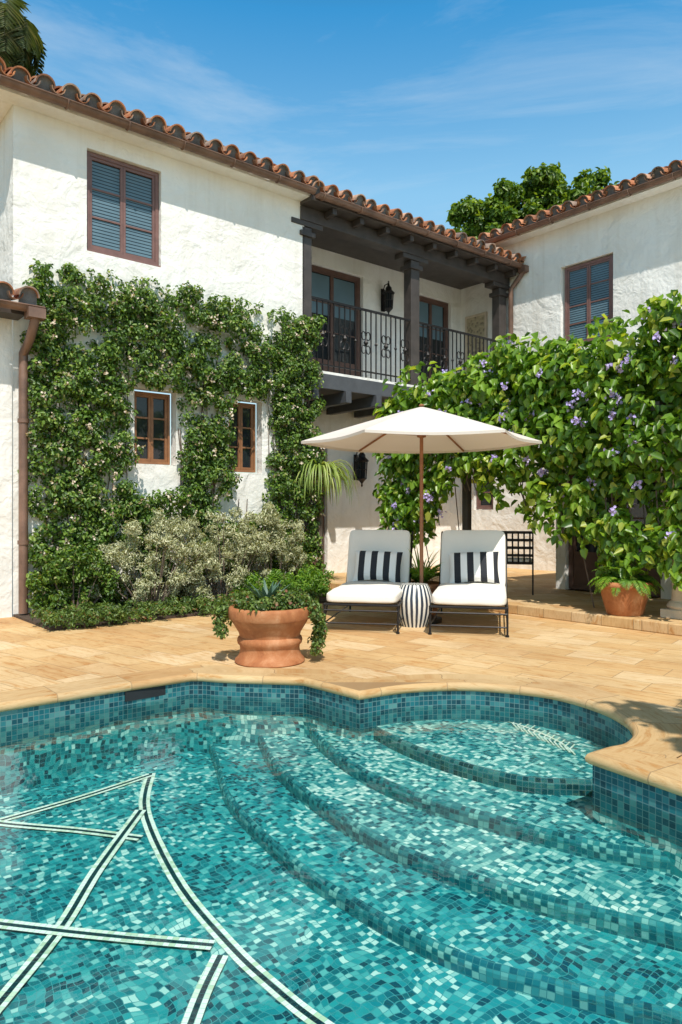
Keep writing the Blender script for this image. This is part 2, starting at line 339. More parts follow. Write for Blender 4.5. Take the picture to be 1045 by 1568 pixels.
def tri_uv(t):
    us=[ua[i] for i in t]
    if max(us)-min(us)>3: us=[u+arc[-1] if u<3 else u for u in us]
    return [(us[k],vv[i]) for k,i in enumerate(t)]
mb=MB(); mb.add([(p.x,p.y,.011) for p in flat],fs,None,[tri_uv(t) for t in fs]); mb.obj('coping_top',M['coping'],sp)
def sheet(name,outer,holes,z,mat,parent=None):
    flat,fs=tess(outer,holes[0] if holes else None)
    mb=MB(); mb.add([(p.x,p.y,z) for p in flat],fs,None,[[fuv(flat[i]) for i in t] for t in fs]); return mb.obj(name,mat,parent)
sq=lambda s,cx=0,cy=0:[V2(cx-s,cy-s),V2(cx+s,cy-s),V2(cx+s,cy+s),V2(cx-s,cy+s)]
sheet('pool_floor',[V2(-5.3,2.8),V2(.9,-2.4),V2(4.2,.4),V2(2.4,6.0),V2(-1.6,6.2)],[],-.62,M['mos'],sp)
sheet('water',pool,[],-.165,M['water'])
sheet('patio',sq(16,0,4),[offset(pool,.04)],0.0,M['patio'])
sheet('ground',sq(600),[offset(pool,.05)],-.03,M['grass'])
steps=[(-.54,[(330,1165),(350,1222),(430,1302),(530,1372),(700,1460),(1000,1545)]),
       (-.45,[(398,1130),(415,1162),(462,1207),(560,1272),(700,1332),(850,1377),(1045,1425)]),
       (-.36,[(468,1105),(500,1141),(560,1181),(640,1216),(760,1251),(900,1287),(1045,1312)]),
       (-.27,[(553,1103),(620,1137),(700,1166),(800,1190),(905,1196)])]
for si,(z,pp) in enumerate(steps):
    pts=[gp(x,y,z).xy for x,y in pp]; pts=[pts[0]+(pts[0]-pts[1]).normalized()*.5]+pts+[pts[-1]+(pts[-1]-pts[-2]).normalized()*(1.6 if si<3 else .5)]
    cv=catmull([p.copy() for p in pts],8)
    def inset(c,d):
        o=[]
        for i in range(len(c)):
            t=(c[min(i+1,len(c)-1)]-c[max(i-1,0)]).normalized(); o.append(c[i]+V2(-t.y,t.x)*d)
        return o
    in_=inset(cv,.03); in1=inset(cv,.01)
    outer=in_+[V2(5,cv[-1].y),V2(5,7),V2(cv[0].x,7)]
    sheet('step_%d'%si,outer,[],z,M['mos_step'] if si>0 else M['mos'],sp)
    mb=MB();d=0
    rows=[(cv,z-.2,0),(cv,z-.03,.17),(in1,z-.008,.20),(in_,z,.222)]
    for i in range(len(cv)-1):
        l=(cv[i+1]-cv[i]).length
        for (ra,za,va),(rb,zb,vb) in zip(rows,rows[1:]):
            mb.add([(ra[i].x,ra[i].y,za),(ra[i+1].x,ra[i+1].y,za),(rb[i+1].x,rb[i+1].y,zb),(rb[i].x,rb[i].y,zb)],[(0,1,2,3)],None,[[(d,va),(d+l,va),(d+l,vb),(d,vb)]])
        d+=l
    mb.obj('riser_%d'%si,M['mos_riser'] if si<3 else M['mos_band'],sp)
def stripe(name,pp,z,w,mat,off=0,smooth=True):
    pts=[gp(x,y,z).xy for x,y in pp] if not isinstance(pp[0],Vector) else pp
    if len(pts)>2 and smooth: pts=catmull(pts,6)
    L_=[];d=0;mb=MB()
    for i,p in enumerate(pts):
        t=(pts[min(i+1,len(pts)-1)]-pts[max(i-1,0)]).normalized(); n=V2(-t.y,t.x); L_.append((p+n*(off-w/2),p+n*(off+w/2)))
    for i in range(len(pts)-1):
        l=(pts[i+1]-pts[i]).length;a,b2=L_[i];c,e=L_[i+1]
        mb.add([(a.x,a.y,z),(c.x,c.y,z),(e.x,e.y,z),(b2.x,b2.y,z)],[(0,1,2,3)],None,[[(d,0),(d+l,0),(d+l,w),(d,w)]]); d+=l
    return mb.obj(name,mat,sp)
star=[[(231,1184),(222,1240),(268,1343),(347,1442),(430,1520),(510,1580),(640,1660)],
      [(231,1186),(120,1222),(-20,1262),(-150,1300)],
      [(-150,1240),(0,1260),(120,1271),(215,1283)],
      [(216,1240),(150,1330),(95,1418),(0,1535),(-90,1640)],
      [(-200,1390),(0,1414),(160,1432),(326,1447)],
      [(338,1462),(310,1520),(280,1600)]]
for i,s_ in enumerate(star):
    z=-.615+i*.003
    for nm,o_,w_,mt in (('edge_l',-.024,.024,'mos_w'),('core',0,.024,'mos_b'),('edge_r',.024,.024,'mos_w')):
        stripe('star_inlay_%d_%s'%(i,nm),s_,z,w_,M[mt],o_)
stripe('leaf_strip_stem',[(640,1094),(720,1094),(790,1108),(850,1132),(878,1152)],-.264,.02,M['mos_w'])  # white leaf-shaped strips laid just above the top step
for i in range(12):
    x=785+i*8;y=1107+i*3.6
    stripe('leaf_strip_barb_%d'%i,[(x,y),(x+12-i*.4,y-7)],-.262,.012,M['mos_w']); stripe('leaf_strip_barb_b%d'%i,[(x,y),(x+8,y+9)],-.262,.012,M['mos_w'])
sk=MB(); ps=gp(192,1048,0)
Ms=Matrix.Translation(Vector((ps.x,ps.y,0)))@Matrix.Rotation(math.radians(39.65),4,'Z')
sk.box((0,-.006,-.13),(.34,.02,-.055),Ms); sk.obj('skimmer_slot',M['dark'],sp)
# ---------------------------------------------------------------- HOUSE
HR=math.radians(39.65)
house=empty('spanish_villa',(-4.07,9.0,0),HR)
HM=Matrix.Translation((-4.07,9.0,0))@Matrix.Rotation(HR,4,'Z')
I=Matrix.Identity(4); 
def BM(x): return Matrix.Translation((x,0,0))@Matrix.Rotation(-math.pi/2,4,'Z')
walls=MB()
def wall(x0,x1,z0,z1,holes,Mx,y=0,depth=.16):
    xs=sorted({x0,x1}|{h[0] for h in holes}|{h[1] for h in holes}); zs=sorted({z0,z1}|{h[2] for h in holes}|{h[3] for h in holes})
    for i in range(len(xs)-1):
        for j in range(len(zs)-1):
            cx=(xs[i]+xs[i+1])/2;cz=(zs[j]+zs[j+1])/2
            if any(h[0]<cx<h[1] and h[2]<cz<h[3] for h in holes): continue
            walls.add([(xs[i],y,zs[j]),(xs[i+1],y,zs[j]),(xs[i+1],y,zs[j+1]),(xs[i],y,zs[j+1])],[(0,1,2,3)],Mx)
    for a,b_,c,d in holes:
        e=y+depth
        walls.add([(a,y,c),(b_,y,c),(b_,y,d),(a,y,d),(a,e,c),(b_,e,c),(b_,e,d),(a,e,d)],[(0,1,5,4),(1,2,6,5),(2,3,7,6),(3,0,4,7)],Mx)
fr_=MB();gl_=MB();bl_=MB();fr2=MB();frw=MB()
def window(x0,x1,z0,z1,Mx,y,cols,rows,fb=None,blind=False,fw=.05,door=False):
    fb=fb or fr_
    def bx(a,b_,c,d,y0,y1): fb.box((a,y0,c),(b_,y1,d),Mx)
    bx(x0,x0+fw,z0,z1,y-.03,y+.05);bx(x1-fw,x1,z0,z1,y-.03,y+.05)
    bx(x0+fw,x1-fw,z1-fw,z1,y-.028,y+.05);bx(x0+fw,x1-fw,z0,z0+fw,y-.028,y+.05)
    if blind: bx(x0-.02,x1+.02,z0-.03,z0,y-.07,y+.05)
    ix0,ix1,iz0,iz1=x0+fw,x1-fw,z0+fw,z1-fw; lw=(ix1-ix0)/cols
    for c in range(cols):
        a=ix0+c*lw;b_=a+lw;sw=.038
        lowz=iz0+(.5 if door else sw)
        bx(a+.002,a+sw,iz0,iz1,y-.015,y+.03);bx(b_-sw,b_-.002,iz0,iz1,y-.015,y+.03);bx(a+sw,b_-sw,iz1-sw,iz1,y-.014,y+.03);bx(a+sw,b_-sw,iz0,lowz,y-.014,y+.03)
        for r_ in range(1,rows):
            zz=lowz+(iz1-sw-lowz)*r_/rows; bx(a+sw,b_-sw,zz-.012,zz+.012,y-.008,y+.02)
    gl_.add([(x0,y+.012,z0),(x1,y+.012,z0),(x1,y+.012,z1),(x0,y+.012,z1)],[(0,1,2,3)],Mx)
    if blind:
        k=int((z1-z0-.16)/.045)
        for i in range(k):
            zz=z0+.1+i*.045; bl_.add([(x0+.09,y+.005,zz),(x1-.09,y+.005,zz),(x1-.09,y+.010,zz+.036),(x0+.09,y+.010,zz+.036)],[(0,1,2,3)],Mx)
wA=[(.92,1.98,4.76,6.12),(1.58,2.21,1.97,3.02),(3.08,3.68,1.90,3.02)]
wall(0,4.5,0,6.55,wA,I)
window(.93,1.97,4.79,6.11,I,.09,2,3,blind=True)
window(1.585,2.16,1.98,2.99,I,.12,2,3,frw,fw=.035); window(3.085,3.62,1.92,2.99,I,.12,2,3,frw,fw=.035)
walls.add([(0,0,0),(0,0,6.55),(0,6,6.55),(0,6,0)],[(0,1,2,3)])
walls.add([(4.5,0,0),(4.5,1.34,0),(4.5,1.34,6.3),(4.5,0,6.3)],[(0,1,2,3)])
wall(4.5,9.9,0,6.6,[(5.52,6.97,3.66,6.0),(8.45,9.58,3.66,5.97),(5.4,6.06,.12,2.75)],I,y=1.34)
window(5.54,6.95,3.67,5.99,I,1.44,2,3,fr2,door=True,fw=.07); window(8.47,9.56,3.67,5.96,I,1.44,2,3,fr2,door=True,fw=.07); window(5.42,6.04,.13,2.74,I,1.44,1,3,fr2,door=True,fw=.07)
cu=MB()
for a,b_ in ((5.66,6.19),(6.30,6.83),(8.6,8.96),(9.06,9.42)):
    cu.add([(a,1.447,5.1),(b_,1.447,5.1),(b_,1.447,5.86),(a,1.447,5.86)],[(0,1,2,3)])
cu.obj('door_shades',M['blind'],house)
B=BM(9.9)
wall(-1.34,14,0,7.15,[(1.25,2.37,4.5,6.14),(-.95,-.42,1.35,2.4)],B)
window(1.3,2.33,4.55,6.12,B,.09,2,4,blind=True); window(-.94,-.44,1.36,2.39,B,.1,1,3)
wall(-6,-.02,0,3.75,[],I,y=-.02); 
L_=BM(7.05)
wall(3.05,12,0,2.95,[(3.22,4.7,.12,2.35),(5.6,7,.12,2.35)],L_)
window(3.23,4.69,.13,2.34,L_,.1,2,3,fr2,door=True,fw=.07); window(5.61,6.99,.13,2.34,L_,.1,2,3,fr2,door=True,fw=.07)
walls.box((7.05,-12,2.9),(9.9,-3.05,3.0)); walls.add([(7.05,-3.05,0),(9.9,-3.05,0),(9.9,-3.05,2.95),(7.05,-3.05,2.95)],[(1,0,3,2)])
walls.box((4.5,-.02,3.61),(9.9,1.34,3.655))
walls.box((-.26,-.26,6.36),(4.44,-.002,6.43)); walls.box((-.36,-.28,6.93),(13,-.002,6.99),B)
walls.box((-.26,.002,6.36),(-.002,6,6.43))
walls.obj('stucco_walls',M['stucco'],house)
fr_.obj('window_frames',M['frame'],house); frw.obj('stained_frames',M['frame_w'],house); fr2.obj('door_frames',M['frame2'],house); gl_.obj('window_panes',M['glass'],house); bl_.obj('window_blinds',M['blind'],house)
wd=MB()
for a,b_ in ((4.46,4.66),(6.98,7.20),(9.58,9.80)):
    wd.box((a,-.0,3.66),(b_,.2,5.98)); wd.box((a-.05,-.04,5.82),(b_+.05,.24,5.90)); wd.box((a-.22,-.02,5.985),(b_+.22,.22,6.07))
wd.box((4.42,-.03,6.072),(9.88,.23,6.30))
wd.box((4.42,-.30,6.305),(9.88,1.33,6.38))
for i in range(9):
    x=4.9+i*.6; wd.box((x,-.26,6.20),(x+.09,-.031,6.303))
wd.obj('balcony_posts_and_beams',M['wood'],house,bevel=.008)
fa=MB(); fa.box((4.5,-.05,3.36),(9.88,.12,3.608)); fa.box((4.52,.12,3.45),(9.88,1.33,3.60))
for i in range(8):
    x=4.62+i*.7; fa.box((x,-.1,3.16),(x+.12,1.33,3.355))
fa.obj('balcony_floor_beams',M['fascia'],house,bevel=.008)
ir=MB()
for x0,x1 in ((4.67,6.97),(7.21,9.57)):
    y=.03
    ir.box((x0,y-.02,4.84),(x1,y+.02,4.875)); ir.box((x0,y-.012,3.76),(x1,y+.012,3.785)); n=int((x1-x0)/.115)
    for i in range(1,n):
        x=x0+(x1-x0)*i/n; ir.box((x-.009,y-.009,3.66),(x+.009,y+.009,4.84))
        if i%4==2:
            for s_ in (-1,1):
                for zc in (4.16,4.40):
                    ir.tube([(x+s_*(.055+.045*math.cos(t)),y,zc+.075*math.sin(t)*(1 if zc>4.3 else -1)) for t in [math.pi*1.0-k*.6 for k in range(10)]],.010,5)
            ir.lathe([(.0,4.20),(.045,4.28),(.0,4.36)],6,Matrix.Translation((x,y,0)))
        elif i%4==0:
            ir.lathe([(.0,4.23),(.028,4.28),(.0,4.33)],6,Matrix.Translation((x,y,0)))
ir.obj('balcony_railing',M['iron'],house)
pnl=MB(); pnl.box((-1.12,-.035,4.40),(-.62,-.004,5.60),B); pnl.obj('carved_wall_panel',M['panel'],house)
pf=MB()
for bx in (((-1.17,-.05,4.35),(-1.12,-.003,5.65)),((-.62,-.05,4.35),(-.57,-.003,5.65)),((-1.12,-.048,5.6),(-.62,-.003,5.65)),((-1.12,-.048,4.35),(-.62,-.003,4.4))): pf.box(bx[0],bx[1],B)
pf.obj('panel_frame',M['rope'],house)
tl=MB();mo=MB();sl=MB();gu=MB()
def roof(x0,x1,ye,ze,rise,Mx,courses=9,sp_=.285,seed=0):
    rnd=random.Random(seed); th=math.atan(rise); R=Mx@Matrix.Translation((0,ye,ze))@Matrix.Rotation(th,4,'X')
    n=max(1,int((x1-x0)/sp_)); sp_=(x1-x0)/n; L=.40;ex=.34
    sl.box((x0,.0,-.05),(x1,courses*ex+.1,-.005),R)
    for i in range(n+1):
        x=x0+i*sp_
        for k in range(courses):
            y0=k*ex-.09+rnd.uniform(-.03,.03); jx=rnd.uniform(-.016,.016); dz=rnd.uniform(0,.02)+.075
            rr=(.122,.10); vs=[];fs=[];m_=10
            for e,(yy,r_,zz) in enumerate(((y0,rr[0],.035),(y0+L,rr[1],.0))):
                for t in (1,.86):
                    for j in range(m_+1):
                        an=math.pi*j/m_; vs.append((x+jx+r_*t*math.cos(an),yy,zz+dz+r_*t*math.sin(an)-.02))
            q=m_+1
            for j in range(m_):
                fs+= [(j,j+1,2*q+j+1,2*q+j),(q+j,3*q+j,3*q+j+1,q+j+1),(j,q+j,q+j+1,j+1)]
            fs+=[(0,2*q,3*q,q),(m_,q+m_,3*q+m_,2*q+m_)]
            tl.add(vs,fs,R)
            if k==0:
                vs=[(x+jx+.104*math.cos(math.pi*j/m_),y0+.05,.04+dz-.02+.104*math.sin(math.pi*j/m_)) for j in range(m_+1)]+[(x+jx-.104,y0+.05,-.0),(x+jx+.104,y0+.05,-.0)]
                mo.add(vs,[tuple(range(m_+3))],R)
        if i<n:
            xc=x+sp_/2
            for k in range(courses):
                y0=k*ex-.11+rnd.uniform(-.015,.015); vs=[];fs=[];m_=6
                for e,(yy,r_,zz) in enumerate(((y0,.085,.03),(y0+L,.1,.0))):
                    for t in (1,.86):
                        for j in range(m_+1):
                            an=math.pi+math.pi*j/m_; vs.append((xc+r_*t*math.cos(an),yy,zz+.10+r_*t*math.sin(an)))
                q=m_+1
                for j in range(m_): fs+=[(j,j+1,2*q+j+1,2*q+j),(q+j,3*q+j,3*q+j+1,q+j+1),(j,q+j,q+j+1,j+1)]
                tl.add(vs,fs,R)
def gutter(x0,x1,y,z,Mx,r=.068):
    m_=8
    vs=[];fs=[]
    for x in (x0,x1):
        for t in (1,.9):
            for j in range(m_+1): an=math.pi+math.pi*j/m_; vs.append((x,y+r*t*math.cos(an),z+r*t*math.sin(an)))
    q=m_+1
    for j in range(m_): fs+=[(j,j+1,2*q+j+1,2*q+j),(q+j,3*q+j,3*q+j+1,q+j+1)]
    fs+=[(0,2*q,3*q,q),(m_,q+m_,3*q+m_,2*q+m_),tuple(range(q)),tuple(range(2*q,3*q))]
    gu.add(vs,fs,Mx)
    gu.tube([(x0,y-r,z),(x1,y-r,z)],.012,6,Mx)
    k=int((x1-x0)/.8)
    for i in range(k+1):
        x=x0+.1+i*.8
        if x<x1: gu.tube([(x,y+r*1.1*math.cos(math.pi+math.pi*j/8),z+r*1.1*math.sin(math.pi+math.pi*j/8)) for j in range(9)],.013,5,Mx)
roof(-.32,4.42,-.27,6.46,.36,I,10,seed=1); gutter(-.36,4.44,-.35,6.43,I)
gutter(-6,.35,-.35,6.43,BM(0))
roof(4.52,9.95,-.27,6.42,.36,I,9,seed=2); gutter(4.50,10.0,-.36,6.39,I)
roof(-.35,13,-.30,7.02,.36,B,9,seed=3); gutter(-.4,13,-.38,6.99,B)
roof(-5.9,.05,-.36,3.80,.30,I,1,seed=4); gutter(-6,.22,-.46,3.76,I)
sl.box((-6,-.34,3.68),(.05,-.021,3.76))
for k in range(9):
    R=Matrix.Translation((-.36,-.34+k*.33,6.60+k*.33*.36)); tl.tube([R@Vector((0,0,0)),R@Vector((0,.38,.12))],[.12,.10],12)
tl.obj('roof_tiles',M['tile'],house,smooth=True); mo.obj('tile_mortar',M['mortar'],house); sl.obj('roof_deck',M['wood'],house)
gu.tube([(.12,-.46,3.72),(.12,-.46,3.6),(.10,-.34,3.4),(.08,-.14,3.25),(.08,-.14,3.1),(.08,-.14,.05)],.055,10)
gu.box((.02,-.56,3.62),(.22,-.38,3.74))
for z in (.9,2.4): gu.tube([(.08,-.14,z),(.08,-.14,z+.05)],.068,10)
gu.tube([(9.86,-.40,6.36),(9.86,-.40,6.28),(9.82,-.25,6.1),(9.80,-.12,5.95),(9.80,-.12,3.0)],.05,10)
gu.box((9.77,-.5,6.24),(9.95,-.32,6.37))
gu.obj('gutters',M['gutter'],house,smooth=True)
# ---------------------------------------------------------------- terrace
tr_=MB(); tr_.box((4.97,-12,.0),(9.9,1.335,.12)); te=tr_.obj('terrace_step',M['patio'],None,bevel=.012); te.matrix_world=HM
bd=MB(); bd.box((.0,-1.40,.0),(4.45,-.001,.03)); bo=bd.obj('planting_bed',M['soil']); bo.matrix_world=HM
def hw(x,y,z=0): return HM@Vector((x,y,z))
def to_world(o): o.matrix_world=HM; return o
for (x,y) in ((5.5,-5.75),(5.5,-2.6),(5.5,-9)):
    cb=MB(); p=hw(x,y,.12); Mx=Matrix.Rotation(HR,4,'Z'); 
    if y==-2.6:
        cb.box((-.05,-.05,0),(.05,.05,2.15),Mx); o=cb.obj('pergola_post',M['wood'],None,bevel=.008); o.location=p; continue
    cb.box((-.19,-.19,0),(.19,.19,.10),Mx); cb.lathe([(.17,.10),(.19,.13),(.17,.17),(.14,.19),(.135,.25),(.12,1.9),(.15,1.95),(.16,2.05)],28,Mx); cb.box((-.18,-.18,2.05),(.18,.18,2.15),Mx)
    o=cb.obj('pergola_column',M['rope'],None,smooth=True,bevel=.008); o.location=p
pb=MB(); pb.box((5.42,-9.5,2.272),(5.58,-1.4,2.44)); 
for i in range(12): pb.box((5.3,-1.6-i*.66,2.445),(7.04,-1.5-i*.66,2.54))
to_world(pb.obj('pergola_beams',M['wood']))
def lantern(x,y,z,s=1):
    p=hw(x,y,z); e=empty('wall_lantern',p,HR); a=MB(); g_=MB()
    for k in range(6):
        t=math.pi/3*k; a.tube([(.085*s*math.cos(t),.085*s*math.sin(t),-.2*s),(.105*s*math.cos(t),.105*s*math.sin(t),.12*s)],.009*s,5)
        t2=t+math.pi/3
        for z_,r_ in ((-.2,.085),(-.03,.095),(.12,.105)): a.tube([(r_*s*math.cos(t),r_*s*math.sin(t),z_*s),(r_*s*math.cos(t2),r_*s*math.sin(t2),z_*s)],.008*s,5)
    a.lathe([(.125*s,.12*s),(.13*s,.14*s),(.07*s,.20*s),(.065*s,.25*s),(.03*s,.29*s),(.012*s,.36*s),(.02*s,.38*s),(0,.40*s)],12)
    a.lathe([(.0,-.36*s),(.02*s,-.33*s),(.012*s,-.29*s),(.05*s,-.24*s),(.09*s,-.2*s)],12)
    a.box((-.05*s,.17*s,-.22*s),(.05*s,.19*s,.26*s)); a.tube([(0,.18*s,.2*s),(0,.12*s,.33*s),(0,.03*s,.34*s),(0,0,.3*s)],.012*s,6); a.tube([(0,.18*s,-.1*s),(0,.1*s,-.22*s),(0,0,-.24*s)],.010*s,6)
    a.obj('lantern_frame',M['iron'],e); g_.lathe([(.078*s,-.19*s),(.097*s,.12*s)],6); g_.obj('lantern_glass',M['glass'],e)
lantern(7.49,1.15,5.60,.95); lantern(6.77,1.15,2.16,1.05)
# ---------------------------------------------------------------- umbrella
ue=empty('patio_umbrella',(.955,8.6,0)); R_=1.43; Zr=2.14; Zp=2.55
cn=MB()
def rimpt(k,f,s):
    a0=math.pi/3*k; a1=a0+math.pi/3
    p0=Vector((math.cos(a0),math.sin(a0),0))*R_*f; p1=Vector((math.cos(a1),math.sin(a1),0))*R_*f
    p=p0.lerp(p1,s); sag=-.05*math.sin(math.pi*s)*f*math.sin(math.pi*min(f,.85)); z=Zp-(Zp-Zr)*(f**1.05)+sag
    if f>.99: p*= (1-.045*math.sin(math.pi*s))
    return (p.x,p.y,z)
for k in range(6):
    vs=[];fs=[];nf=10;ns_=8
    for i in range(nf+1):
        for j in range(ns_+1): vs.append(rimpt(k,.03+.97*i/nf,j/ns_))
    for i in range(nf):
        for j in range(ns_): q=i*(ns_+1)+j; fs.append((q,q+ns_+1,q+ns_+2,q+1))
    b0=len(vs)
    for j in range(ns_+1): v=rimpt(k,1,j/ns_); vs.append((v[0]*.998,v[1]*.998,v[2]-.03))
    for j in range(ns_): fs.append((nf*(ns_+1)+j,b0+j,b0+j+1,nf*(ns_+1)+j+1))
    cn.add(vs,fs)
cn.obj('canopy',M['canvas'],ue,smooth=True)
um=MB(); um.tube([(0,0,.05),(0,0,Zp+.01)],.022,12); um.lathe([(.0,Zp),(.035,Zp+.01),(.025,Zp+.025),(.0,Zp+.035)],12); um.lathe([(.03,2.18),(.055,2.19),(.055,2.25),(.03,2.27)],12); um.lathe([(.03,2.44),(.05,2.45),(.05,2.50),(.03,2.51)],12)
for k in range(6):
    a=math.pi/3*k; c,s_=math.cos(a),math.sin(a)
    um.tube([(.04*c,.04*s_,Zp-.06),(R_*.5*c,R_*.5*s_,Zp-.235),(R_*.985*c,R_*.985*s_,Zr-.012)],.013,6)
    um.tube([(.05*c,.05*s_,2.22),(R_*.5*c,R_*.5*s_,Zp-.245)],.012,6)
um.obj('pole_and_ribs',M['teak'],ue,smooth=True)
ub=MB(); ub.lathe([(0,.0),(.24,.0),(.24,.05),(.05,.07),(.03,.10),(.03,.3),(.0,.3)],32); ub.obj('umbrella_base',M['iron'],ue,smooth=True)
# ---------------------------------------------------------------- chaise
def softbox(name,w,d,h,mat,parent,Mx,puff=.02):
    import bmesh
    bm=bmesh.new(); bmesh.ops.create_cube(bm,size=1); bmesh.ops.scale(bm,vec=(w,d,h),verts=bm.verts)
    bmesh.ops.subdivide_edges(bm,edges=bm.edges[:],cuts=9,use_grid_fill=True)
    ph=random.uniform(0,9)
    for v in bm.verts:
        u=[v.co.x/(w/2),v.co.y/(d/2),v.co.z/(h/2)]
        dims=[w,d,h]; rad=.045
        c=[max(-dims[i]/2+rad,min(dims[i]/2-rad,v.co[i])) if dims[i]>2*rad else 0 for i in range(3)]
        dv=v.co-Vector(c)
        if dv.length>1e-6: v.co=Vector(c)+dv.normalized()*min(dv.length,rad)
        s_=min(range(3),key=lambda i:dims[i]); a_,b_=[i for i in range(3) if i!=s_]
        v.co[s_]*=1+.28*(1-u[a_]**2)*(1-u[b_]**2)
        v.co[s_]+=.006*math.sin(v.co[a_]*17+ph)*math.sin(v.co[b_]*11+ph*2)
    me=bpy.data.meshes.new(name); bm.to_mesh(me); bm.free()
    me.materials.append(mat)
    for p in me.polygons: p.use_smooth=True
    o=bpy.data.objects.new(name,me); scn.collection.objects.link(o); o.parent=parent; o.matrix_local=Mx
    sb_=o.modifiers.new('s','SUBSURF'); sb_.levels=1; sb_.render_levels=1; return o
def pillow(name,w,h,t,mat,parent,Mx):
    mb=MB();n=16
    for sgn in (1,-1):
        vs=[];fs=[]
        for i in range(n+1):
            for j in range(n+1):
                u=-1+2*i/n;v=-1+2*j/n; th=t/2*((1-u**4)*(1-v**4))**.55; px=.94+.06*v*v; pz=.92+.08*u*u
                vs.append((u*w/2*px,sgn*-th,v*h/2*pz+.012*math.cos(u*2.2)))
        for i in range(n):
            for j in range(n):
                q=i*(n+1)+j; f=(q,q+n+1,q+n+2,q+1); fs.append(f if sgn>0 else f[::-1])
        mb.add(vs,fs)
    return mb.obj(name,mat,parent,smooth=True,Mw=Mx)
def chaise(foot,back,tilt):
    d=(Vector(back)-Vector(foot)); rz=math.atan2(d.y,d.x)-math.pi/2
    e=empty('chaise_lounge',(foot[0],foot[1],0),rz); w=.80; Ls=1.42; zt=.30
    fm=MB(); r=.013
    fm.tube([(-w/2,0,zt),(w/2,0,zt),(w/2,Ls+.3,zt),(-w/2,Ls+.3,zt),(-w/2,0,zt)],r,6)
    fm.tube([(-w/2,0,zt-.06),(w/2,0,zt-.06)],r*.8,6)
    for i in range(9): fm.box((-w/2,.1+i*.16,zt-.006),(w/2,.13+i*.16,zt+.006))
    for sx in (-1,1):
        for y in (.02,Ls+.2):
            fm.tube([(sx*w/2,y,zt),(sx*(w/2),y,.02)],r,6); fm.lathe([(0,0),(.02,.005),(.02,.02),(.0,.03)],8,Matrix.Translation((sx*w/2,y,0)))
            fm.tube([(sx*w/2,y,.12),(sx*w/2,y+(.18 if y<1 else -.18),zt)],r*.7,5)
        fm.tube([(sx*w/2,.02,.10),(sx*w/2,Ls+.2,.10)],r*.7,5)
        fm.tube([(sx*w/2,Ls-.1,zt),(sx*w/2,Ls+.28,1.0),(sx*w/2,Ls+.33,1.04),(sx*w/2,Ls+.37,1.02)],r,6)
    fm.tube([(-w/2,.02,.10),(w/2,.02,.10)],r*.7,5); fm.tube([(-w/2,Ls+.28,1.0),(w/2,Ls+.28,1.0)],r,6)
    fm.tube([(-w/2,Ls+.2,.10),(w/2,Ls+.2,.10)],r*.7,5)
    fm.obj('iron_frame',M['iron'],e,smooth=True)
    softbox('seat_cushion',w-.01,Ls,.125,M['fabric'],e,Matrix.Translation((0,Ls/2-.02,zt+.075)))
    th=math.atan2(.38,.70)
    softbox('back_cushion',w-.01,.12,.76,M['fabric'],e,Matrix.Translation((0,Ls+.02,.71))@Matrix.Rotation(-th*.75,4,'X'))
    pillow('striped_pillow',.60,.40,.17,M['stripe'],e,Matrix.Translation((0.02,Ls-.22,.63))@Matrix.Rotation(-th*.7,4,'X')@Matrix.Rotation(tilt,4,'Y'))
chaise((.21,7.78),(.48,9.2),.03); chaise((1.33,7.58),(1.66,9.1),-.04)
st=MB(); st.lathe([(0,.0),(.15,.0),(.155,.015),(.175,.06),(.205,.16),(.215,.25),(.205,.34),(.175,.43),(.158,.46),(.15,.475),(0,.48)],48); o=st.obj('garden_stool',M['ceram'],None,smooth=True); o.location=(.84,8.3,0)
# ---------------------------------------------------------------- pots
def pot(name,loc,prof,leaves_fn,soilz,soilr):
    e=empty(name,loc); a=MB(); a.lathe(prof,56); a.obj('terracotta_pot',M['terra'],e,smooth=True)
    s_=MB(); s_.lathe([(0,soilz),(soilr,soilz)],32); s_.obj('potting_soil',M['soil'],e); leaves_fn(e); return e
def fronds(name,base,n,length,mat,parent,up=.9,lw=.05,ll=.10,step=26,spread=1.0,seed=1,droop=1.0):
    r=random.Random(seed);P=[];N=[];T=[];L=[]
    for i in range(n):
        az=2*math.pi*i/n+r.uniform(-.25,.25); le=length*r.uniform(.6,1.1); u=up*r.uniform(.6,1.3)
        d=Vector((math.cos(az)*spread,math.sin(az)*spread,u)).normalized(); p=Vector(base)+Vector((math.cos(az),math.sin(az),0))*.04; v=d.copy()
        for k in range(step):
            v=(v+Vector((0,0,-.055*droop*(1+k/step*1.5)))).normalized(); p=p+v*le/step
            side=v.cross(Vector((0,0,1))).normalized(); nn=side.cross(v); f=math.sin(math.pi*min(1,(k+2)/step*.95+.05))**.7
            for sg in (-1,1):
                P.append(p);N.append(nn+side*sg*.2);T.append(side*sg+v*.45+Vector((0,0,-.15-r.random()*.3)));L.append(ll*f*r.uniform(.8,1.1)+.01)
    L=np.array(L); return leaves(name,[tuple(x) for x in P],[tuple(x) for x in N],[tuple(x) for x in T],L,np.minimum(lw,L*.45)*.6,mat,parent,.1)
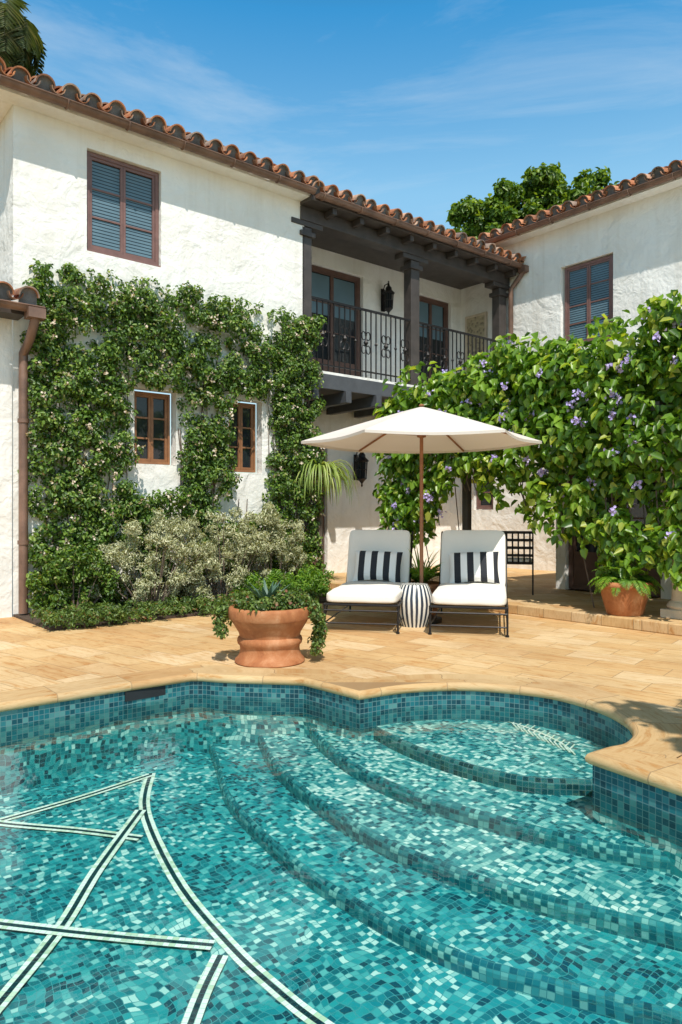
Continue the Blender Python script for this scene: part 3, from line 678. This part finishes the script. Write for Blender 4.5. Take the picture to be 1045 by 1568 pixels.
def blades(name,base,n,length,width,mat,parent,up=1.0,droop=.5,seed=1,segs=7,az0=0,az1=2*math.pi):
    r=random.Random(seed); mb=MB()
    for i in range(n):
        az=r.uniform(az0,az1);le=length*r.uniform(.6,1.05); v=Vector((math.cos(az),math.sin(az),up*r.uniform(.3,1.6))).normalized(); p=Vector(base)+v*.02
        side=v.cross(Vector((0,0,1))).normalized(); vs=[];fs=[]
        for k in range(segs+1):
            w=width*(1-(k/segs)**1.7)*.5+.001; nn=side.cross(v)
            vs+= [p-side*w+nn*w*.35,p,p+side*w+nn*w*.35]; p=p+v*le/segs; v=(v+Vector((0,0,-droop*.25*(k+1)/segs*2))).normalized()
        for k in range(segs): q=k*3; fs+=[(q,q+1,q+4,q+3),(q+1,q+2,q+5,q+4)]
        mb.add(vs,fs)
    return mb.obj(name,mat,parent,smooth=True)
def big_leaves(e):
    blades('agave',(-.02,.0,.48),34,.30,.05,M['l_agave'],e,.9,.15,3)
    C=[];R=[]
    r=random.Random(5)
    for i in range(46):
        a=r.uniform(0,2*math.pi); rr=.31*r.uniform(.5,1.0); C.append((rr*math.cos(a),rr*math.sin(a),.49+r.uniform(-.02,.08)));R.append(.07)
    for a0,n_,len_ in ((-.1,16,.42),(.3,12,.40),(3.25,9,.26),(2.8,6,.2)):
        for i in range(n_):
            f=i/n_; a=a0+r.uniform(-.25,.25); rr=.38+.04*math.sin(f*3)+.02; C.append((rr*math.cos(a),rr*math.sin(a),.50-len_*f));R.append(.055)
    leafcloud('trailing_plant',C,R,4200,.035,.026,M['l_ground'],e)
pot('planted_bowl',(-.62,6.32,0),[(0,0),(.295,0),(.305,.01),(.30,.03),(.275,.055),(.262,.09),(.258,.125),(.262,.15),(.278,.165),(.284,.19),(.278,.215),(.262,.228),(.27,.26),(.30,.31),(.325,.35),(.335,.375),(.352,.38),(.36,.40),(.36,.455),(.352,.478),(.335,.485),(.32,.48),(.30,.45),(.29,.43)],big_leaves,.44,.30)
def fern1(e): fronds('fern',(0,0,.36),44,.5,M['l_fern'],e,.9,.03,.075,24,seed=2); fronds('fern_inner',(0,0,.38),20,.4,M['l_fern'],e,2.2,.03,.07,20,seed=9)
pp_=hw(5.24,-5.18,.12)
pot('potted_fern',pp_,[(0,0),(.19,0),(.2,.01),(.25,.2),(.275,.31),(.295,.315),(.305,.335),(.30,.37),(.28,.385),(.265,.37),(.26,.33)],fern1,.335,.262)
def fern2(e): fronds('fern',(0,0,.40),34,.48,M['l_fern'],e,1.8,.03,.075,20,seed=5); blades('spiky',(0,0,.36),40,.60,.03,M['l_fern'],e,1.8,.5,4)
pot('potted_fern',(1.02,9.25,0),[(0,0),(.19,0),(.2,.01),(.24,.22),(.262,.33),(.285,.335),(.29,.36),(.285,.39),(.27,.40),(.255,.38),(.25,.34)],fern2,.35,.252)
def chair(x,y,rz):
    p=hw(x,y,.12); e=empty('iron_dining_chair',p,rz); a=MB(); r=.013
    for sx in (-.24,.24):
        a.tube([(sx,-.22,0),(sx,-.22,.62),(sx,-.16,.66),(sx,.22,.64)],r,6); a.tube([(sx,.26,0),(sx,.22,.45),(sx,.30,.90)],r,6); a.tube([(sx,-.22,.2),(sx,.25,.2)],r*.8,6)
    for z,y_ in ((.45,.22),(.56,.235),(.67,.255),(.78,.275),(.89,.295)): a.box((-.24,y_-.008,z-.020),(.24,y_+.008,z+.020))
    for i in range(6): xx=-.2+i*.08; a.tube([(xx,.225,.45),(xx,.30,.9)],.012,5)
    a.tube([(-.24,-.22,.44),(.24,-.22,.44),(.24,.22,.44),(-.24,.22,.44),(-.24,-.22,.44)],r,6)
    a.obj('iron_frame',M['iron'],e); softbox('seat_cushion',.46,.44,.06,M['fabric'],e,Matrix.Translation((0,0,.475)))
chair(6.12,-3.0,math.radians(165))
# ---------------------------------------------------------------- VEGETATION
def local2world(C): return np.array([tuple(HM@Vector(c)) for c in C])
r=random.Random(11); C=[];R=[]
def okA(x,z):
    if x<.16 or x>4.66 or z<0.05: return False
    top=4.36+.10*math.sin(x*3.1)+.06*math.sin(x*8.3+1)
    if z>top: return False
    if 1.52<x<2.26 and 1.66<z<3.08: return False
    if 3.02<x<3.78 and 1.56<z<3.08: return False
    if z<1.95 and 1.2<x<3.8:
        if math.sin(x*5.1+z*3)+math.sin(z*6.3-x*2.2)>.35: return False
    return True
while len(C)<1600:
    x=r.uniform(.1,4.7);z=r.uniform(0,4.5)
    if okA(x,z):
        C.append((x,-.04-r.random()**1.3*.26,z));R.append(r.uniform(.06,.13))
for i in range(90):
    x=r.uniform(.2,4.5); C.append((x,-.08,4.40+r.uniform(-.05,.13)));R.append(.04)
cv=empty('climbing_creeper')
outA=(-HM.to_3x3().col[1])
W_=local2world(C)
leafcloud('creeper_foliage',W_,R,66000,.056,.037,M['l_ficus'],cv,droop=.5,out=tuple(outA))
fl_i=[i for i in range(len(C)) if C[i][1]<-.12]
fP,fd=clumps(W_[fl_i],np.array(R)[fl_i]*1.0,360)
fP=fP+np.array(outA)*.06
PP=np.repeat(fP,6,0)+rng.normal(size=(360*6,3))*.017
leaves('creeper_blossoms',PP,unit(rng.normal(size=PP.shape)*.8+np.array(outA)),rng.normal(size=PP.shape),.034,.028,M['blossom'],cv)
sb=MB()
for i in range(60):
    x=r.choice([r.uniform(.25,1.5),r.uniform(2.3,2.95),r.uniform(3.85,4.45),r.uniform(.3,4.4)]); z=0;pts=[]
    top_=r.uniform(1.2,4.0)
    if 1.5<x<2.3 or 3<x<3.8: top_=1.6
    while z<top_: pts.append((x,-.03-r.uniform(0,.03),z)); z+=.25; x+=r.uniform(-.05,.05)
    if len(pts)>2: sb.tube(pts,.008,4,HM)
sb.obj('creeper_stems',M['bark'],cv)
def shrub(name,cx,cy,w,d,h,n,nl,mat,L,W,seed,z0=0,stems=True):
    r=random.Random(seed);C=[];R=[]
    for i in range(n):
        a=r.uniform(0,2*math.pi); q=r.random()**.5; z=z0+h*(r.random()**.8)*(1-.35*q*q)
        C.append((cx+w/2*q*math.cos(a),cy+d/2*q*math.sin(a),z+.05));R.append(r.uniform(.05,.12))
    e=empty(name); leafcloud('foliage',local2world(C),R,nl,L,W,mat,e,droop=-.9)
    if stems:
        s_=MB()
        for c in C[::4]: s_.tube([HM@Vector((cx+(c[0]-cx)*.2,cy+(c[1]-cy)*.2,0)),HM@Vector((cx+(c[0]-cx)*.7,cy+(c[1]-cy)*.7,c[2]*.6)),HM@Vector(c)],[.012,.008,.004],4)
        s_.obj('stems',M['bark'],e)
shrub('silver_shrub',1.55,-.65,1.6,.7,1.25,100,9500,M['l_silver'],.055,.016,1)
shrub('silver_shrub',2.65,-.60,1.5,.7,1.35,100,9500,M['l_silver'],.055,.016,2)
shrub('silver_shrub',3.55,-.5,1.0,.6,1.45,70,6500,M['l_silver'],.055,.016,3)
shrub('green_shrub',.55,-.55,1.0,.6,.8,60,4500,M['l_ficus'],.05,.03,4)
shrub('green_shrub',3.4,-1.05,1.7,.6,.42,60,4200,M['l_fern'],.06,.02,6,stems=False)
C=[];R=[]
for i in range(170):
    x=r.uniform(-.05,3.6); C.append((x,-1.25+r.uniform(-.30,.3),.06+r.uniform(0,.12)));R.append(.09)
leafcloud('groundcover',local2world(C),R,9500,.045,.022,M['l_ground'],None,droop=-.3,flat=.7)
yp=hw(4.72,-.12,0); ye_=empty('yucca',yp); 
s_=MB(); s_.tube([(0,0,0),(.03,0,.8),(0,.0,1.85)],[.05,.045,.04],8); s_.obj('stem',M['bark'],ye_)
blades('spiky_leaves',(0,.0,1.85),210,1.0,.034,M['l_yucca'],ye_,.9,2.3,8,9)
blades('low_leaves',(-.1,-.3,.1),60,.5,.03,M['l_fern'],ye_,1.3,.6,9,8)
# ---------------------------------------------------------------- flowering vine on pergola
C=[];R=[]; r=random.Random(21)
def botz(q):
    pts=[(0,1.8),(1.3,1.3),(1.7,1.0),(2.1,1.25),(2.5,1.75),(3.4,1.75),(4.0,1.4),(4.4,1.05),(5.0,.85),(5.6,.8),(6.2,.8),(9.5,.8)]
    for (a,za),(b_,zb) in zip(pts,pts[1:]):
        if a<=q<=b_: return za+(zb-za)*(q-a)/(b_-a)
    return 2
for i in range(1150):
    q=1.15+(9.0-1.15)*r.random(); 
    top=3.17+.06*q+.10*math.sin(q*2.3)+.09*math.sin(q*6.1)
    if q<1.9: top-=.35*(1.9-q)
    if i%5<3: x=5.12+r.random()*.4; z=botz(q)+.12+(top-botz(q)-.12)*r.random()**.8
    else: x=5.3+r.random()*1.5; z=r.uniform(2.5,top+.02)
    C.append((x,-q,z));R.append(r.uniform(.10,.22))
for i in range(130):
    q=r.uniform(1.5,8.5) if i>24 else r.uniform(1.3,2.2); x=5.10+r.uniform(-.05,.25); z=botz(q)+.25; n_=r.randint(2,6)
    for k in range(n_): C.append((x+r.uniform(-.03,.03),-q+r.uniform(-.03,.03),z-.10*k));R.append(.06)
for i in range(60):
    q=r.uniform(1.2,8.5); x=5.15+r.uniform(-.05,.8); z=3.22+.06*q
    for k in range(r.randint(1,3)): C.append((x+r.uniform(-.06,.06),-q+r.uniform(-.06,.06),z+.08*k));R.append(.05)
Wv=local2world(C); fv=empty('flowering_vine')
leafcloud('vine_foliage',Wv,R,34000,.128,.088,M['l_big'],fv,droop=1.2,out=(-.5,-.6,.2),jit=.45)
P,d=clumps(Wv,np.array(R)*1.1,340); P=P+unit(np.array([[0,0,H+.5]])-P)*.09
PP=np.repeat(P,14,0)+rng.normal(size=(340*14,3))*.025; DD=unit(rng.normal(size=PP.shape)*.8+np.array([-.4,-.6,.2]))
leaves('vine_flowers',PP,DD,rng.normal(size=PP.shape),.042,.038,M['petal'],fv)
vs_=MB()
for i in range(40):
    q=r.uniform(1.6,8.5); x=5.3+r.uniform(-.1,.2); a=HM@Vector((5.5,-q+r.uniform(-.3,.3),.12)) if i%5==0 else HM@Vector((x,-q,botz(q)-.15))
    vs_.tube([a,HM@Vector((x+.05,-q+.1,max(1.6,botz(q)))),HM@Vector((x+.1,-q,2.5))],.008,5)
vs_.obj('vine_stems',M['bark'],fv)
# ---------------------------------------------------------------- trees
def tree(name,base,h,cc,cr,n,nl,L,W,mat,seed,trunk=.2):
    r=random.Random(seed); e=empty(name,(0,0,0)); b=Vector(base); t=MB(); C=[];R=[]
    for i in range(n):
        d=Vector((r.gauss(0,1),r.gauss(0,1),r.gauss(0,1))).normalized(); q=r.random()**.45
        C.append((cc[0]+d.x*cr[0]*q,cc[1]+d.y*cr[1]*q,cc[2]+d.z*cr[2]*q));R.append(min(cr)*r.uniform(.12,.28))
    fork=Vector((cc[0],cc[1],cc[2]-cr[2]*.7)); t.tube([b,b.lerp(fork,.5)+Vector((.1,0,0)),fork],[trunk,trunk*.8,trunk*.65],10)
    for c in C[::5]: c=Vector(c); t.tube([fork,fork.lerp(c,.5)+Vector((0,0,.1)),c],[trunk*.35,trunk*.2,trunk*.06],5)
    t.obj('trunk_and_limbs',M['bark'],e,smooth=True); leafcloud('crown',C,R,nl,L,W,mat,e,droop=.2); return e
tree('shade_tree',(9.4,32,0),14,(9.0,30,13.7),(2.6,2.4,1.75),120,15000,.24,.15,M['l_tree'],3,.3)
tree('shade_tree',(6.3,31,0),12,(6.1,30,12.9),(1.9,2.2,1.45),85,11000,.24,.15,M['l_tree'],5,.3)
tree('garden_tree',(4.4,1.4,0),5,(3.1,1.35,4.3),(1.05,1.1,.9),40,3600,.16,.075,M['l_tree'],8,.09)
pe=empty('palm_tree',(-6.75,14.2,0)); t=MB(); t.tube([(0,0,0),(.1,0,5),(0,0,10.6)],[.22,.17,.15],12); t.obj('trunk',M['bark'],pe,smooth=True)
for i,(u_,sd) in enumerate(((1.6,3),(.6,7),(-.1,12))): fronds('fronds_%d'%i,(0,0,10.8),14,1.7,M['l_palm'],pe,u_,.035,.55,44,seed=sd,droop=1.3)
# ---------------------------------------------------------------- light, sky, camera
el=math.radians(56); S=Vector((.167*math.cos(el),-.986*math.cos(el),math.sin(el)))
sd=bpy.data.lights.new('sun','SUN'); sd.energy=5.0; sd.angle=math.radians(.5); sd.color=(1,.95,.87)
so=bpy.data.objects.new('sun',sd); scn.collection.objects.link(so); so.rotation_euler=S.to_track_quat('Z','Y').to_euler(); so.location=(0,-10,20)
w=bpy.data.worlds.new('World'); scn.world=w; w.use_nodes=True; nt=w.node_tree; bg=nt.nodes['Background']
sky=nd(nt,'ShaderNodeTexSky'); sky.sky_type='NISHITA'; sky.sun_disc=False; sky.sun_elevation=el; sky.sun_rotation=math.atan2(S.x,S.y)
sky.air_density=1.0; sky.dust_density=.6; sky.ozone_density=1.8
tc=nd(nt,'ShaderNodeTexCoord')
sz=nd(nt,'ShaderNodeSeparateXYZ'); nt.links.new(tc.outputs['Generated'],sz.inputs[0])
tint=ramp(nt,[(.0,(.50,.49,.45)),(.30,(.72,.80,.68)),(.40,(.70,.92,.80)),(.57,(.17,.68,.80)),(.66,(.22,.26,.25)),(1,(.20,.215,.20))],sz.outputs[2])
tm=nd(nt,'ShaderNodeMixRGB',blend_type='MULTIPLY'); tm.inputs[0].default_value=1; nt.links.new(sky.outputs[0],tm.inputs[1]); nt.links.new(tint.outputs[0],tm.inputs[2])
ts=nd(nt,'ShaderNodeVectorMath',operation='SCALE'); ts.inputs['Scale'].default_value=2.1; nt.links.new(tm.outputs[0],ts.inputs[0])
mp=nd(nt,'ShaderNodeMapping'); mp.inputs['Scale'].default_value=(1.0,1.0,4.2); mp.inputs['Rotation'].default_value=(0,.3,0); mp.inputs['Location'].default_value=(.4,.2,.7); nt.links.new(tc.outputs['Generated'],mp.inputs[0])
n=noise(nt,mp.outputs[0],1.7,9,.64,.7); rr=ramp(nt,[(.44,(0,0,0)),(.78,(1,1,1))],n.outputs[0])
mx=nd(nt,'ShaderNodeMixRGB'); mth_=mth(nt,'MULTIPLY',rr.outputs[0],.50); nt.links.new(mth_,mx.inputs[0]); nt.links.new(ts.outputs[0],mx.inputs[1]); mx.inputs[2].default_value=(5.6,6.1,6.5,1)
nt.links.new(mx.outputs[0],bg.inputs[0]); bg.inputs[1].default_value=.14
cd=bpy.data.cameras.new('camera'); co=bpy.data.objects.new('camera',cd); scn.collection.objects.link(co); co.location=(0,0,H); co.rotation_euler=(math.pi/2,0,0)
cd.sensor_fit='VERTICAL'; cd.sensor_height=36; cd.lens=36*F/1568; cd.clip_end=2000; cd.clip_start=.05; scn.camera=co
scn.view_settings.view_transform='Standard'; scn.view_settings.look='None'; scn.view_settings.exposure=0
